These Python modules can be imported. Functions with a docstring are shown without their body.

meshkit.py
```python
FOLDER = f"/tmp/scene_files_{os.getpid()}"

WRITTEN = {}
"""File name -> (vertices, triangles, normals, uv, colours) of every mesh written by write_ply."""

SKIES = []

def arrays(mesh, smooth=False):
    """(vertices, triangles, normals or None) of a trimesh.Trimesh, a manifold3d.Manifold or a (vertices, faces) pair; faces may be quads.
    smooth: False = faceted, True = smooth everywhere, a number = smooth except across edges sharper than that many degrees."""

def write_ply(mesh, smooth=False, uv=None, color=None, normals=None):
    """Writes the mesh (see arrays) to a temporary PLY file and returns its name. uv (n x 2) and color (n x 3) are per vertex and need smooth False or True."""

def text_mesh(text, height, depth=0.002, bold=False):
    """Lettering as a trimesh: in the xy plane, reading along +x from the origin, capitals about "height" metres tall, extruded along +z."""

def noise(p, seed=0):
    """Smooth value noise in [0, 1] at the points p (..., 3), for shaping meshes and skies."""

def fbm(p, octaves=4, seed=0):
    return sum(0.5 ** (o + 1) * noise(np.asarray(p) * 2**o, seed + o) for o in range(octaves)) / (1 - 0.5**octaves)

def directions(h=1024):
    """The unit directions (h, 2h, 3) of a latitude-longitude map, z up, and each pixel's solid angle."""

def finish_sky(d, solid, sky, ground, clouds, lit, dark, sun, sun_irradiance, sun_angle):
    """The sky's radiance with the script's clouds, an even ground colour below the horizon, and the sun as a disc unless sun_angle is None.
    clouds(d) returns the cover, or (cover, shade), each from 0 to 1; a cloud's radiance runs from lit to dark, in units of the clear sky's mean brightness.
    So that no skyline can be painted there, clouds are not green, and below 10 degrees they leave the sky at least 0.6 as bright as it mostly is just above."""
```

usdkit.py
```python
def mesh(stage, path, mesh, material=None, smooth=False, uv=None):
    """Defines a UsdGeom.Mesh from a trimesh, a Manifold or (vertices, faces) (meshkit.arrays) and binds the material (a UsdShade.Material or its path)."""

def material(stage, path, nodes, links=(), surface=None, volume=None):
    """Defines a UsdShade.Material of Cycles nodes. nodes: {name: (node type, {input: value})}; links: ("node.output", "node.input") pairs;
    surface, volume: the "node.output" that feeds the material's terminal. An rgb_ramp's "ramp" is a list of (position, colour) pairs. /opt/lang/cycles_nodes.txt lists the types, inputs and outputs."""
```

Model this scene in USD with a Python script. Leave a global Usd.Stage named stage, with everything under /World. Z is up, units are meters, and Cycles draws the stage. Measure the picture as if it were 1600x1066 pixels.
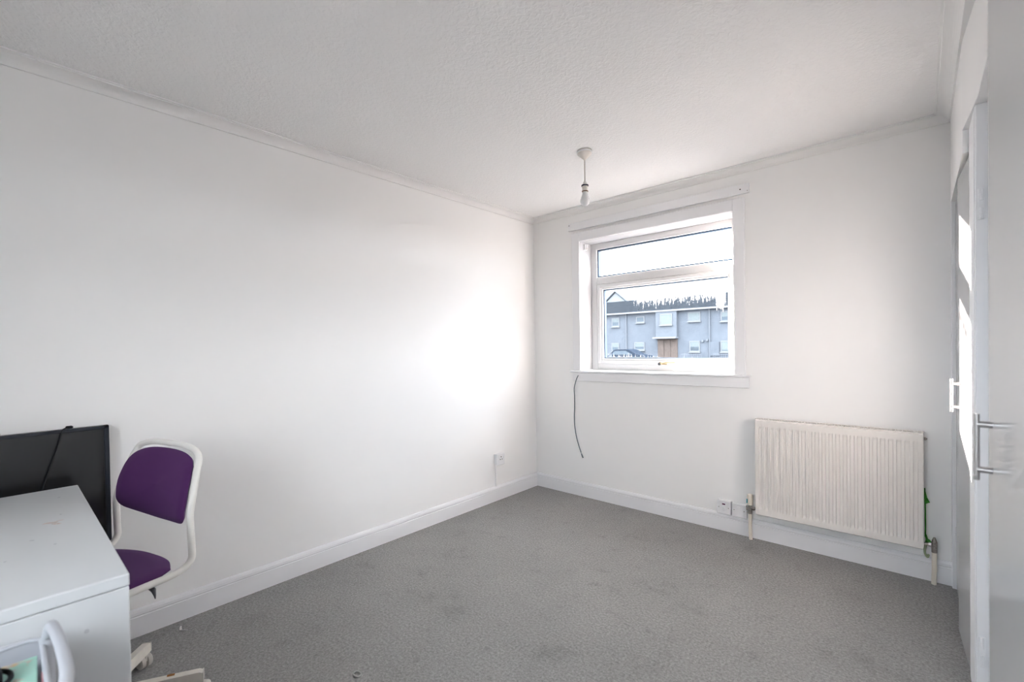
import math, random
import numpy as np, trimesh, usdkit
from shapely.geometry import Polygon, box as sbox
from pxr import Usd, UsdGeom, UsdLux, UsdShade, Gf, Sdf

stage = Usd.Stage.CreateInMemory()
UsdGeom.SetStageUpAxis(stage, UsdGeom.Tokens.z)
UsdGeom.SetStageMetersPerUnit(stage, 1.0)
UsdGeom.Xform.Define(stage, '/World')
UsdGeom.Scope.Define(stage, '/World/Looks')
PI = math.pi

# ---------------------------------------------------------------- camera
EXPOSURE = 1.66
YAW, PITCH, ROLL = 0.742108, -0.012392, -0.015708
CAM = np.array([2.564, -3.265, 1.253])
FPX, PPX, PPY = 713.48, 781.66, 552.1
fw = np.array([-math.sin(YAW) * math.cos(PITCH), math.cos(YAW) * math.cos(PITCH), math.sin(PITCH)])
rt = np.cross(fw, [0, 0, 1.0]); rt /= np.linalg.norm(rt); up = np.cross(rt, fw)
rt, up = math.cos(ROLL) * rt + math.sin(ROLL) * up, -math.sin(ROLL) * rt + math.cos(ROLL) * up
cam = UsdGeom.Camera.Define(stage, '/World/Camera')
cam.CreateHorizontalApertureAttr(36.0)
cam.CreateVerticalApertureAttr(36.0 * 1066 / 1600)
cam.CreateFocalLengthAttr(FPX * 36.0 / 1600)
cam.CreateHorizontalApertureOffsetAttr((800 - PPX) * 36.0 / 1600)
cam.CreateVerticalApertureOffsetAttr((PPY - 533) * 36.0 / 1600)
cam.CreateClippingRangeAttr(Gf.Vec2f(0.02, 1000))
cam.CreateExposureAttr(EXPOSURE)
cam.CreateFStopAttr(2.8); cam.CreateFocusDistanceAttr(3.3)
cam.AddTransformOp().Set(Gf.Matrix4d(*[float(x) for x in (*rt, 0, *up, 0, *(-fw), 0, *CAM, 1)]))

# ---------------------------------------------------------------- sky and sun
dome = UsdLux.DomeLight.Define(stage, '/World/sky')
dome.CreateIntensityAttr(1.0)
SKY = 4.0
usdkit.material(stage, '/World/Looks/sky_clouds', {
    'tc': ('texture_coordinate', {}),
    'mp': ('mapping', {'scale': (1.0, 1.0, 3.0)}),
    'n': ('noise_texture', {'scale': 2.2, 'detail': 5.0, 'roughness': 0.55}),
    'r': ('rgb_ramp', {'ramp': [(0.30, (0.78, 0.87, 0.98)), (0.60, (1.0, 0.985, 0.97))]}),
    'b': ('background_shader', {'strength': SKY}),
}, [('tc.generated', 'mp.vector'), ('mp.vector', 'n.vector'), ('n.fac', 'r.fac'), ('r.color', 'b.color')], surface='b.background')
UsdShade.MaterialBindingAPI.Apply(dome.GetPrim()).Bind(UsdShade.Material.Get(stage, '/World/Looks/sky_clouds'))
SUN_DIR = np.array([1.0, -0.55, -0.205]); SUN_DIR /= np.linalg.norm(SUN_DIR)
sun = UsdLux.DistantLight.Define(stage, '/World/sun')
sun.CreateIntensityAttr(8.6); sun.CreateNormalizeAttr(True); sun.CreateAngleAttr(0.53); sun.CreateColorAttr(Gf.Vec3f(1.0, 0.83, 0.73))
sx_ = np.cross([0, 0, 1.0], -SUN_DIR); sx_ /= np.linalg.norm(sx_); sy_ = np.cross(-SUN_DIR, sx_)
sun.AddTransformOp().Set(Gf.Matrix4d(*[float(x) for x in (*sx_, 0, *sy_, 0, *(-SUN_DIR), 0, -20, 10, 12, 1)]))

# ---------------------------------------------------------------- helpers
def P(name, color, rough=0.5, spec=0.5, metal=0.0, var=0.0, vscale=6.0, bump=0.0, bscale=80.0, bdist=0.002, coat=0.0, detail=3.0, vec=None, **extra):
    """a principled material; var = how far noise spreads the colour, bump = fine relief"""
    nodes = {'g': ('geometry', {}), 'p': ('principled_bsdf', {'base_color': color, 'roughness': rough, 'specular_ior_level': spec, 'metallic': metal, 'coat_weight': coat, **extra})}
    links = []
    src = 'g.position'
    if vec is not None:
        nodes['mp'] = ('mapping', {'scale': vec}); links.append(('g.position', 'mp.vector')); src = 'mp.vector'
    if var:
        c = np.array(color)
        nodes['n'] = ('noise_texture', {'scale': vscale, 'detail': detail, 'roughness': 0.6})
        nodes['r'] = ('rgb_ramp', {'ramp': [(0.3, tuple(np.clip(c * (1 - var), 0, 1))), (0.7, tuple(np.clip(c * (1 + var), 0, 1)))]})
        links += [(src, 'n.vector'), ('n.fac', 'r.fac'), ('r.color', 'p.base_color')]
    if bump:
        nodes['bn'] = ('noise_texture', {'scale': bscale, 'detail': 2.0})
        nodes['b'] = ('bump', {'strength': bump, 'distance': bdist})
        links += [(src, 'bn.vector'), ('bn.fac', 'b.height'), ('b.normal', 'p.normal')]
    return usdkit.material(stage, f'/World/Looks/{name}', nodes, links, surface='p.BSDF')

counts = {}
def numbered(parent, name):
    k = (parent, name); n = counts.get(k, 0); counts[k] = n + 1
    return name if n == 0 else f'{name}_{n:03d}'

def tag(prim, label=None, cat=None, group=None, kind=None):
    for k, v in (('label', label), ('category', cat), ('group', group), ('kind', kind)):
        if v: prim.SetCustomDataByKey(k, v)

class T:
    """a prim under /World (or under another one) that its parts hang from"""
    def __init__(self, name, loc=(0, 0, 0), rotz=0.0, parent=None, **kw):
        base = parent.path if parent else '/World'
        self.path = f'{base}/{numbered(base, name)}'
        x = UsdGeom.Xform.Define(stage, self.path)
        if any(loc): x.AddTranslateOp().Set(Gf.Vec3d(*map(float, loc)))
        if rotz: x.AddRotateZOp().Set(float(rotz))
        self.prim = x.GetPrim(); tag(self.prim, **kw)
    def part(self, name, mesh, mat, smooth=False, **kw):
        return obj(name, mesh, mat, self, smooth, **kw)

class M:
    def __init__(self, path, prim): self.path, self.prim = path, prim
    def part(self, name, mesh, mat, smooth=False, **kw): return obj(name, mesh, mat, self, smooth, **kw)

def obj(name, mesh, mat, parent=None, smooth=False, **kw):
    base = parent.path if parent else '/World'
    path = f'{base}/{numbered(base, name)}'
    if isinstance(mesh, list): mesh = trimesh.util.concatenate(mesh)
    m = usdkit.mesh(stage, path, mesh, mat, smooth=smooth)
    tag(m.GetPrim(), **kw)
    return M(path, m.GetPrim())

def cb(x0, x1, y0, y1, z0, z1, c=0.002):
    """box with chamfered edges"""
    c = min(c, (x1 - x0) / 2.01, (y1 - y0) / 2.01, (z1 - z0) / 2.01)
    v = []
    for x, sx in ((x0, 1), (x1, -1)):
        for y, sy in ((y0, 1), (y1, -1)):
            for z, sz in ((z0, 1), (z1, -1)):
                v += [(x, y + sy * c, z + sz * c), (x + sx * c, y, z + sz * c), (x + sx * c, y + sy * c, z)]
    return trimesh.convex.convex_hull(np.array(v))

def spline(pts, n=8):
    """Catmull-Rom through pts"""
    p = np.asarray(pts, float); p = np.vstack([2 * p[0] - p[1], p, 2 * p[-1] - p[-2]]); out = []
    for i in range(1, len(p) - 2):
        for t in np.linspace(0, 1, n, endpoint=False):
            out.append(0.5 * ((2 * p[i]) + (-p[i-1] + p[i+1]) * t + (2*p[i-1] - 5*p[i] + 4*p[i+1] - p[i+2]) * t*t + (-p[i-1] + 3*p[i] - 3*p[i+1] + p[i+2]) * t**3))
    return np.array(out + [p[-2]])

def tube(pts, r, n=10, closed=False):
    p = np.asarray(pts, float); N = len(p)
    rr = np.broadcast_to(np.asarray(r, float), (N,))
    d = np.roll(p, -1, 0) - np.roll(p, 1, 0) if closed else np.gradient(p, axis=0)
    d /= np.linalg.norm(d, axis=1, keepdims=True) + 1e-12
    a = np.cross(d[0], [0, 0, 1.0] if abs(d[0][2]) < .9 else [1.0, 0, 0]); a /= np.linalg.norm(a)
    V = []
    for i in range(N):
        a = a - d[i] * (a @ d[i]); a /= np.linalg.norm(a); b = np.cross(d[i], a)
        for k in range(n):
            t = 2 * PI * k / n; V.append(p[i] + rr[i] * (math.cos(t) * a + math.sin(t) * b))
    Fc = []
    for i in range(N if closed else N - 1):
        j = (i + 1) % N
        for k in range(n):
            l = (k + 1) % n
            Fc += [(i*n+k, i*n+l, j*n+l), (i*n+k, j*n+l, j*n+k)]
    if not closed:
        V += [p[0], p[-1]]
        for k in range(n):
            l = (k + 1) % n; Fc += [(N*n, l, k), (N*n+1, (N-1)*n+k, (N-1)*n+l)]
    return trimesh.Trimesh(np.array(V), np.array(Fc), process=False)

def cyl(p0, p1, r, n=16): return tube([p0, p1], r, n)

def lathe(prof, loc=(0, 0, 0), n=32):
    """prof: (radius, z) from bottom to top, closed on the axis"""
    m = trimesh.creation.revolve(np.array(prof, float), sections=n); m.fix_normals()
    m.apply_translation(loc); return m

def ext(poly, depth, to):
    """extrude a shapely polygon (u, v) by depth w; to maps the columns u, v, w to a point"""
    m = trimesh.creation.extrude_polygon(poly, depth, engine='earcut')
    m.vertices = np.stack(to(*m.vertices.T), 1); m.fix_normals(); return m

def grid(f, nu, nv):
    u, v = np.meshgrid(np.linspace(0, 1, nu), np.linspace(0, 1, nv), indexing='ij')
    V = np.stack(f(u, v), -1).reshape(-1, 3); i, j = np.meshgrid(np.arange(nu - 1), np.arange(nv - 1), indexing='ij')
    a = (i * nv + j).ravel(); q = np.stack([a, a + nv, a + nv + 1, a + 1], 1)
    return trimesh.Trimesh(V, np.vstack([q[:, [0, 1, 2]], q[:, [0, 2, 3]]]), process=False)

def frame(x0, x1, y0, y1, z0, z1, w, c=0.003, wb=None, wt=None):
    """four mitre-less bars around an opening in the xz plane"""
    wb = w if wb is None else wb; wt = w if wt is None else wt
    return [cb(x0, x0 + w, y0, y1, z0, z1, c), cb(x1 - w, x1, y0, y1, z0, z1, c), cb(x0 + w - c, x1 - w + c, y0, y1, z0, z0 + wb, c), cb(x0 + w - c, x1 - w + c, y0, y1, z1 - wt, z1, c)]

# ---------------------------------------------------------------- materials
WHITE = (0.90, 0.895, 0.885)
m_wall = P('wall_paint', WHITE, 0.75, 0.25, bump=0.05, bscale=140, bdist=0.002)
m_ceil = usdkit.material(stage, '/World/Looks/textured_ceiling', {
    'g': ('geometry', {}), 'n': ('noise_texture', {'scale': 58.0, 'detail': 1.5, 'distortion': 0.6}),
    'r': ('rgb_ramp', {'ramp': [(0.42, (0, 0, 0)), (0.60, (1, 1, 1))]}),
    'b': ('bump', {'strength': 0.26, 'distance': 0.004}),
    'p': ('principled_bsdf', {'base_color': (0.88, 0.87, 0.86), 'roughness': 0.65, 'specular_ior_level': 0.25})},
    [('g.position', 'n.vector'), ('n.fac', 'r.fac'), ('r.color', 'b.height'), ('b.normal', 'p.normal')], surface='p.BSDF')
m_carpet = usdkit.material(stage, '/World/Looks/carpet', {
    'g': ('geometry', {}),
    'n1': ('noise_texture', {'scale': 2.6, 'detail': 6.0, 'roughness': 0.72}),
    'r1': ('rgb_ramp', {'ramp': [(0.28, (0.215, 0.211, 0.206)), (0.42, (0.285, 0.279, 0.272)), (0.7, (0.315, 0.308, 0.299))]}),
    'n2': ('noise_texture', {'scale': 95.0, 'detail': 5.0, 'roughness': 0.85}),
    'r2': ('rgb_ramp', {'ramp': [(0.32, (0.55, 0.55, 0.55)), (0.68, (1.48, 1.48, 1.48))]}),
    'mx': ('mix', {'mix_type': 'multiply', 'fac': 1.0}),
    'n3': ('noise_texture', {'scale': 9.0, 'detail': 5.0, 'roughness': 0.7}),
    'r3': ('rgb_ramp', {'ramp': [(0.28, (0.72, 0.72, 0.73)), (0.42, (1, 1, 1))]}),
    'mx2': ('mix', {'mix_type': 'multiply', 'fac': 0.8}),
    'b': ('bump', {'strength': 0.5, 'distance': 0.003}),
    'p': ('principled_bsdf', {'roughness': 0.95, 'specular_ior_level': 0.1, 'sheen_weight': 0.1})},
    [('g.position', 'n1.vector'), ('g.position', 'n2.vector'), ('g.position', 'n3.vector'), ('n1.fac', 'r1.fac'), ('n2.fac', 'r2.fac'), ('n3.fac', 'r3.fac'),
     ('r1.color', 'mx.color1'), ('r2.color', 'mx.color2'), ('mx.color', 'mx2.color1'), ('r3.color', 'mx2.color2'), ('mx2.color', 'p.base_color'), ('n2.fac', 'b.height'), ('b.normal', 'p.normal')], surface='p.BSDF')
m_gloss = P('white_gloss_paint', (0.85, 0.85, 0.86), 0.45, 0.3, bump=0.04, bscale=60, bdist=0.001)
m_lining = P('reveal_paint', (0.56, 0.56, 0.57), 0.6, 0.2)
m_trim = P('white_trim_paint', (0.83, 0.83, 0.845), 0.42, 0.4)
m_cove = P('cornice_paint', (0.85, 0.845, 0.83), 0.6, 0.3)
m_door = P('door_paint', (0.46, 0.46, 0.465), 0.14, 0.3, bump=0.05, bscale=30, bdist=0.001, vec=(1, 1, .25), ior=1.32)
m_upvc = P('upvc', (0.74, 0.735, 0.73), 0.45, 0.3)
m_gasket = P('glazing_gasket', (0.045, 0.085, 0.14), 0.4, 0.5)
m_rad = P('radiator_enamel', (0.78, 0.75, 0.71), 0.32, 0.5, var=0.02, vscale=14)
m_dark = P('dark_gap', (0.05, 0.05, 0.05), 0.9, 0.1)
m_plastic = P('white_plastic', (0.82, 0.82, 0.83), 0.35, 0.5)
m_cream = P('cream_plastic', (0.80, 0.74, 0.64), 0.4, 0.5)
m_red = P('indicator_lens', (0.10, 0.03, 0.07), 0.2, 0.5)
m_teal = P('valve_marking', (0.05, 0.32, 0.36), 0.4, 0.5)
m_brassd = P('tarnished_valve_metal', (0.30, 0.27, 0.24), 0.38, 0.5, 0.8, var=0.3, vscale=120)
m_steel = P('brushed_steel', (0.55, 0.53, 0.52), 0.3, 0.5, 1.0)
m_chrome = P('chrome', (0.8, 0.8, 0.82), 0.12, 0.5, 1.0)
m_brass = P('brass', (0.60, 0.48, 0.30), 0.3, 0.5, 0.9)
m_black = P('black_plastic', (0.006, 0.007, 0.009), 0.5, 0.2)
m_bezel = P('black_bezel', (0.010, 0.013, 0.02), 0.28, 0.5)
m_screen = P('dark_screen', (0.012, 0.012, 0.013), 0.16, 0.6)
m_cable = P('grey_cable', (0.19, 0.225, 0.24), 0.4, 0.5)
m_desk = P('white_foil_board', (0.62, 0.635, 0.645), 0.38, 0.3)
m_stain = P('desk_stain', (0.62, 0.50, 0.46), 0.5, 0.3, var=0.2, vscale=70)
m_speck = P('desk_speck', (0.50, 0.51, 0.53), 0.5, 0.3)
m_purple = P('purple_fabric', (0.074, 0.022, 0.098), 0.9, 0.15, var=0.08, vscale=300, bump=0.3, bscale=700, bdist=0.001, sheen_weight=0.25, sheen_tint=(0.45, 0.35, 0.6))
m_chairw = P('chair_white_paint', (0.80, 0.78, 0.74), 0.35, 0.5)
m_ivory = P('aged_white_metal', (0.72, 0.68, 0.61), 0.4, 0.5, var=0.05, vscale=30)
m_castor = P('pale_castor_plastic', (0.62, 0.59, 0.54), 0.45, 0.4)
m_rust = P('rust_spot', (0.35, 0.15, 0.05), 0.8, 0.2)
m_lever = P('dark_grey_plastic', (0.10, 0.10, 0.11), 0.5, 0.4)
m_cart = P('white_powder_coat', (0.46, 0.475, 0.51), 0.4, 0.5)
m_pink = P('dusty_pink_paper', (0.45, 0.22, 0.24), 0.7, 0.3)
m_green = P('green_plastic_film', (0.05, 0.30, 0.03), 0.35, 0.5)
m_paleg = P('pale_green_film', (0.35, 0.42, 0.26), 0.45, 0.4)
m_bulb = P('opal_glass', (0.88, 0.88, 0.88), 0.2, 0.5)
m_flex = P('white_flex', (0.62, 0.58, 0.53), 0.5, 0.4)
m_rose = P('ivory_plastic', (0.80, 0.76, 0.70), 0.4, 0.4)
m_ringb = P('dark_blue_ring', (0.03, 0.03, 0.05), 0.3, 0.5)
m_bronze = P('brown_ring', (0.30, 0.22, 0.15), 0.35, 0.5, 0.6)
m_hole = P('screw_hole', (0.14, 0.13, 0.12), 0.8, 0.2)
m_clear = P('pale_clear_plastic', (0.42, 0.42, 0.40), 0.2, 0.5)
# the notebook's cover: mint with loose coloured blots
m_mint = usdkit.material(stage, '/World/Looks/mint_cover', {
    'g': ('geometry', {}), 'n': ('noise_texture', {'scale': 26.0, 'detail': 2.0}),
    'r': ('rgb_ramp', {'ramp': [(0.30, (0.55, 0.24, 0.40)), (0.36, (0.42, 0.68, 0.58)), (0.60, (0.40, 0.70, 0.58)), (0.66, (0.62, 0.50, 0.42)), (0.72, (0.7, 0.55, 0.2))]}),
    'p': ('principled_bsdf', {'roughness': 0.45})},
    [('g.position', 'n.vector'), ('n.fac', 'r.fac'), ('r.color', 'p.base_color')], surface='p.BSDF')

def pane_mat(name, mist):
    nodes = {'tr': ('transparent_bsdf', {'color': (0.95, 0.97, 0.99)}), 'gl': ('glossy_bsdf', {'color': (1, 1, 1), 'roughness': 0.02}), 'mx': ('mix_closure', {'fac': 0.012})}
    links = [('tr.BSDF', 'mx.closure1'), ('gl.BSDF', 'mx.closure2')]
    if not mist:
        return usdkit.material(stage, f'/World/Looks/{name}', nodes, links, surface='mx.closure')
    nodes |= {'g': ('geometry', {}), 's': ('separate_xyz', {}),
              # drips: noise stretched along z, weighed against height and against the dry strip at the right-hand end
              'mp': ('mapping', {'scale': (75.0, 1.0, 16.0)}), 'n': ('noise_texture', {'scale': 1.0, 'detail': 5.0, 'roughness': 0.78}),
              'zr': ('map_range', {'from_min': 1.410, 'from_max': 1.800, 'to_min': -0.50, 'to_max': 0.50}),
              'zt': ('map_range', {'from_min': 1.64, 'from_max': 1.70, 'to_min': 1.0, 'to_max': 0.25, 'clamp': True}),
              'xr': ('map_range', {'from_min': 1.487, 'from_max': 1.497, 'to_min': 0.0, 'to_max': 0.22, 'clamp': True}),
              'xe': ('map_range', {'from_min': 1.550, 'from_max': 1.560, 'to_min': 1.0, 'to_max': 0.0, 'clamp': True}),
              'xl': ('map_range', {'from_min': 0.79, 'from_max': 0.90, 'to_min': -0.32, 'to_max': 0.0, 'clamp': True}), 'a3': ('math', {'math_type': 'add'}), 'a': ('math', {'math_type': 'add'}), 'a2': ('math', {'math_type': 'add'}),
              'th': ('map_range', {'from_min': 0.48, 'from_max': 0.56, 'to_min': 0.0, 'to_max': 0.85, 'clamp': True}),
              'm1': ('math', {'math_type': 'multiply'}), 'm2': ('math', {'math_type': 'multiply'}),
              # low drips and an all-over film
              'mpb': ('mapping', {'scale': (120.0, 1.0, 10.0)}), 'nb': ('noise_texture', {'scale': 1.0, 'detail': 3.0}),
              'zb': ('map_range', {'from_min': 1.15, 'from_max': 1.24, 'to_min': 0.14, 'to_max': -0.3}),
              'xb': ('map_range', {'from_min': 0.6, 'from_max': 1.5, 'to_min': 0.02, 'to_max': -0.28}),
              'ab': ('math', {'math_type': 'add'}), 'ab2': ('math', {'math_type': 'add'}),
              'tb': ('map_range', {'from_min': 0.50, 'from_max': 0.72, 'to_min': 0.0, 'to_max': 0.16, 'clamp': True}),
              'nf': ('noise_texture', {'scale': 7.0, 'detail': 2.0}),
              'tf': ('map_range', {'from_min': 0.35, 'from_max': 0.75, 'to_min': 0.0, 'to_max': 0.0, 'clamp': True}),
              'k1': ('math', {'math_type': 'maximum'}), 'k2': ('math', {'math_type': 'add', 'use_clamp': True}),
              'tl': ('translucent_bsdf', {'color': (0.20, 0.21, 0.22)}), 'mm': ('mix_closure', {})}
    links += [('g.position', 's.vector'), ('g.position', 'mp.vector'), ('mp.vector', 'n.vector'), ('s.z', 'zr.value'), ('s.z', 'zt.value'), ('s.x', 'xr.value'), ('s.x', 'xe.value'),
              ('n.fac', 'a.value1'), ('zr.result', 'a.value2'), ('a.value', 'a2.value1'), ('xr.result', 'a2.value2'), ('a2.value', 'a3.value1'), ('s.x', 'xl.value'), ('xl.result', 'a3.value2'), ('a3.value', 'th.value'),
              ('th.result', 'm1.value1'), ('xe.result', 'm1.value2'), ('m1.value', 'm2.value1'), ('zt.result', 'm2.value2'),
              ('g.position', 'mpb.vector'), ('mpb.vector', 'nb.vector'), ('s.z', 'zb.value'), ('s.x', 'xb.value'), ('nb.fac', 'ab.value1'), ('zb.result', 'ab.value2'), ('ab.value', 'ab2.value1'), ('xb.result', 'ab2.value2'), ('ab2.value', 'tb.value'),
              ('g.position', 'nf.vector'), ('nf.fac', 'tf.value'), ('m2.value', 'k1.value1'), ('tb.result', 'k1.value2'), ('k1.value', 'k2.value1'), ('tf.result', 'k2.value2'),
              ('k2.value', 'mm.fac'), ('mx.closure', 'mm.closure1'), ('tl.BSDF', 'mm.closure2')]
    return usdkit.material(stage, f'/World/Looks/{name}', nodes, links, surface='mm.closure')
m_pane = pane_mat('window_glass', False)
m_misted = pane_mat('misted_window_glass', True)
# outdoors
m_harl = P('blue_grey_roughcast', (0.074, 0.085, 0.101), 0.9, 0.1, var=0.10, vscale=1.3, bump=0.3, bscale=30, bdist=0.02)
m_harl2 = P('paler_roughcast', (0.080, 0.091, 0.106), 0.9, 0.1, var=0.08, vscale=1.3)
m_roof = P('dark_roof_tiles', (0.019, 0.022, 0.026), 0.95, 0.0, var=0.3, vscale=3)
m_fascia = P('white_fascia', (0.115, 0.125, 0.14), 0.6, 0.3)
m_owin = P('outdoor_window_frame', (0.112, 0.12, 0.13), 0.7, 0.1)
m_oglass = P('far_window_glass', (0.045, 0.06, 0.075), 0.4, 0.2)
m_blind = P('window_blind', (0.088, 0.105, 0.112), 0.7, 0.2)
m_curt = P('dark_curtain', (0.05, 0.06, 0.07), 0.9, 0.1)
m_brown = P('brown_timber', (0.060, 0.047, 0.041), 0.7, 0.3, var=0.25, vscale=6)
m_pipe = P('grey_drainpipe', (0.074, 0.085, 0.101), 0.5, 0.3)
m_pale = P('pale_render', (0.125, 0.135, 0.145), 0.9, 0.1)
m_slate = P('pale_slate', (0.085, 0.097, 0.110), 0.8, 0.2)
m_car = P('dark_blue_car_paint', (0.017, 0.024, 0.036), 0.8, 0.05)
m_tyre = P('tyre_rubber', (0.015, 0.015, 0.015), 0.9, 0.1)
m_rail = P('grey_railing', (0.09, 0.10, 0.12), 0.5, 0.3)
m_grass = P('winter_ground', (0.105, 0.10, 0.098), 0.95, 0.1, var=0.3, vscale=1.5)
m_bark = P('bare_bark', (0.16, 0.14, 0.13), 0.9, 0.1)

# ---------------------------------------------------------------- the room
W, H, YB = 2.685, 2.40, -4.1          # right wall, ceiling, rear wall behind the camera
S = dict(kind='structure')
def struct(name, mesh, mat, smooth=False, parent=None, **kw):
    return obj(name, mesh, mat, parent, smooth, **({} if parent else S), **kw)
struct('floor', cb(-0.3, W + 0.4, YB - 0.3, 0.34, -0.15, 0.0, 0.001), m_carpet)
struct('ceiling', cb(-0.3, W + 0.4, YB - 0.3, 0.34, H, H + 0.2, 0.001), m_ceil)
struct('wall_left', cb(-0.25, 0.0, YB - 0.25, 0.30, 0, H, 0.0005), m_wall)
RWX0, RWX1, RWZ0, RWZ1 = 1.50, 2.58, 0.98, 2.08            # the room's other window, in the wall behind the camera
struct('wall_front', ext(sbox(0, 0, W + 0.25, H).difference(sbox(RWX0, RWZ0, RWX1, RWZ1)), 0.25, lambda u, v, w: (u, YB - w, v)), m_wall)
WX0, WX1, WZ0, WZ1 = 0.488, 1.667, 1.050, 2.123
hole = sbox(WX0, WZ0, WX1, WZ1)
wb = sbox(0, 0, W + 0.25, H).difference(hole)
struct('wall_back', ext(wb, 0.30, lambda u, v, w: (u, w, v)), m_wall)
HEAD = 1.946
HB = 2.03                                              # head over the cupboard is higher
struct('wall_right', [cb(W, W + 0.25, -.845, 0.0, HEAD, H, 0.0005), ext(Polygon([(W, -.8449), (W + .020, -1.15), (W + .020, YB), (W + .25, YB), (W + .25, -.8449)]), H - HB, lambda u, v, w: (u, v, HB + w)), cb(W + 0.10, W + 0.25, YB, 0.0, 0, HB, 0.0005), cb(W + .020, W + 0.1, YB, -2.66, 0, HB, 0.0005)], m_wall)
struct('trim_1', cb(W, W + 0.10, -0.045, -0.0005, 0, HEAD, 0.001), m_gloss)                                 # wardrobe stile in the corner
struct('trim_2', [cb(2.7020, W + 0.10, -1.050, -0.845, 0, HB, 0.003), cb(2.7035, W + 0.10, -1.080, -1.0525, 0, HB, 0.002), cb(2.701, 2.7045, -1.0545, -1.0505, 0, HB, 0.0005)], m_gloss)   # stile between the wardrobe and the next door
struct('trim_3', cb(2.732, W + 0.10, -1.79, -1.081, 0, HB, 0.001), m_gloss)                             # panel beside it

# skirting
sk = Polygon([(0, 0), (.018, 0), (.018, .086), (.0155, .089), (.0155, .092), (.018, .095), (.0165, .106), (.011, .115), (.004, .119), (0, .119)])
struct('baseboard_left', ext(sk, -YB, lambda t, z, w: (t, -w, z)), m_trim)
struct('baseboard_back', ext(sk, W - 0.0, lambda t, z, w: (w, -t, z)), m_trim)
# cornice: fillet, cove, fillet
cv = [(0, 0), (0, .043), (.007, .043), (.008, .038)] + [(.008 + .044 * (1 - math.cos(t)), .038 - .028 * math.sin(t)) for t in np.linspace(0.15, PI / 2, 8)] + [(.054, .006), (.062, .006), (.062, 0)]
cp = Polygon(cv)
struct('trim_4', ext(cp, -YB, lambda t, d, w: (t, -w, H - d)), m_cove)
struct('trim_5', ext(cp, W, lambda t, d, w: (w, -t, H - d)), m_cove)
struct('trim_6', ext(Polygon([(-.03, 0), (-.03, .043)] + cv[1:]), -YB, lambda t, d, w: (W - t, -w, H - d)), m_cove)

# window
win = T('window_1', **S)
FY = 0.17
of = frame(WX0, WX1, FY, FY + .07, WZ0, WZ1, .057, .004, wb=.050, wt=.053)
win.part('outer_frame', of, m_upvc)
win.part('transom', cb(WX0 + .054, WX1 - .054, FY, FY + .07, 1.774, 1.838, .004), m_upvc)
sash = frame(.550, 1.622, FY - .012, FY + .055, 1.099, 1.773, .030, .004)
sash += frame(.572, 1.608, FY - .004, FY + .02, 1.121, 1.755, .028, .006)
win.part('sash', sash, m_upvc)
win.part('glazing_gasket', frame(.546, 1.620, FY + .012, FY + .045, 1.838, 2.070, .009, .001), m_gasket)
win.part('glazing_gasket', frame(.598, 1.606, FY + .012, FY + .045, 1.146, 1.730, .009, .001), m_gasket)
win.part('pane', cb(.548, 1.618, FY + .028, FY + .032, 1.840, 2.068, .0005), m_pane)
win.part('pane', cb(.600, 1.604, FY + .028, FY + .032, 1.148, 1.728, .0005), m_misted)
hd = win.part('window_handle', [cyl((1.106, FY - .012, 1.112), (1.106, FY - .040, 1.112), .011), cb(1.092, 1.150, FY - .018, FY - .012, 1.102, 1.122, .002)], m_brass, 30)
hd.part('lever', [tube(spline([(1.104, FY - .038, 1.112), (1.125, FY - .042, 1.116), (1.17, FY - .044, 1.121), (1.222, FY - .040, 1.122)]), .0058, 8)], m_brass, 40)
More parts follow.
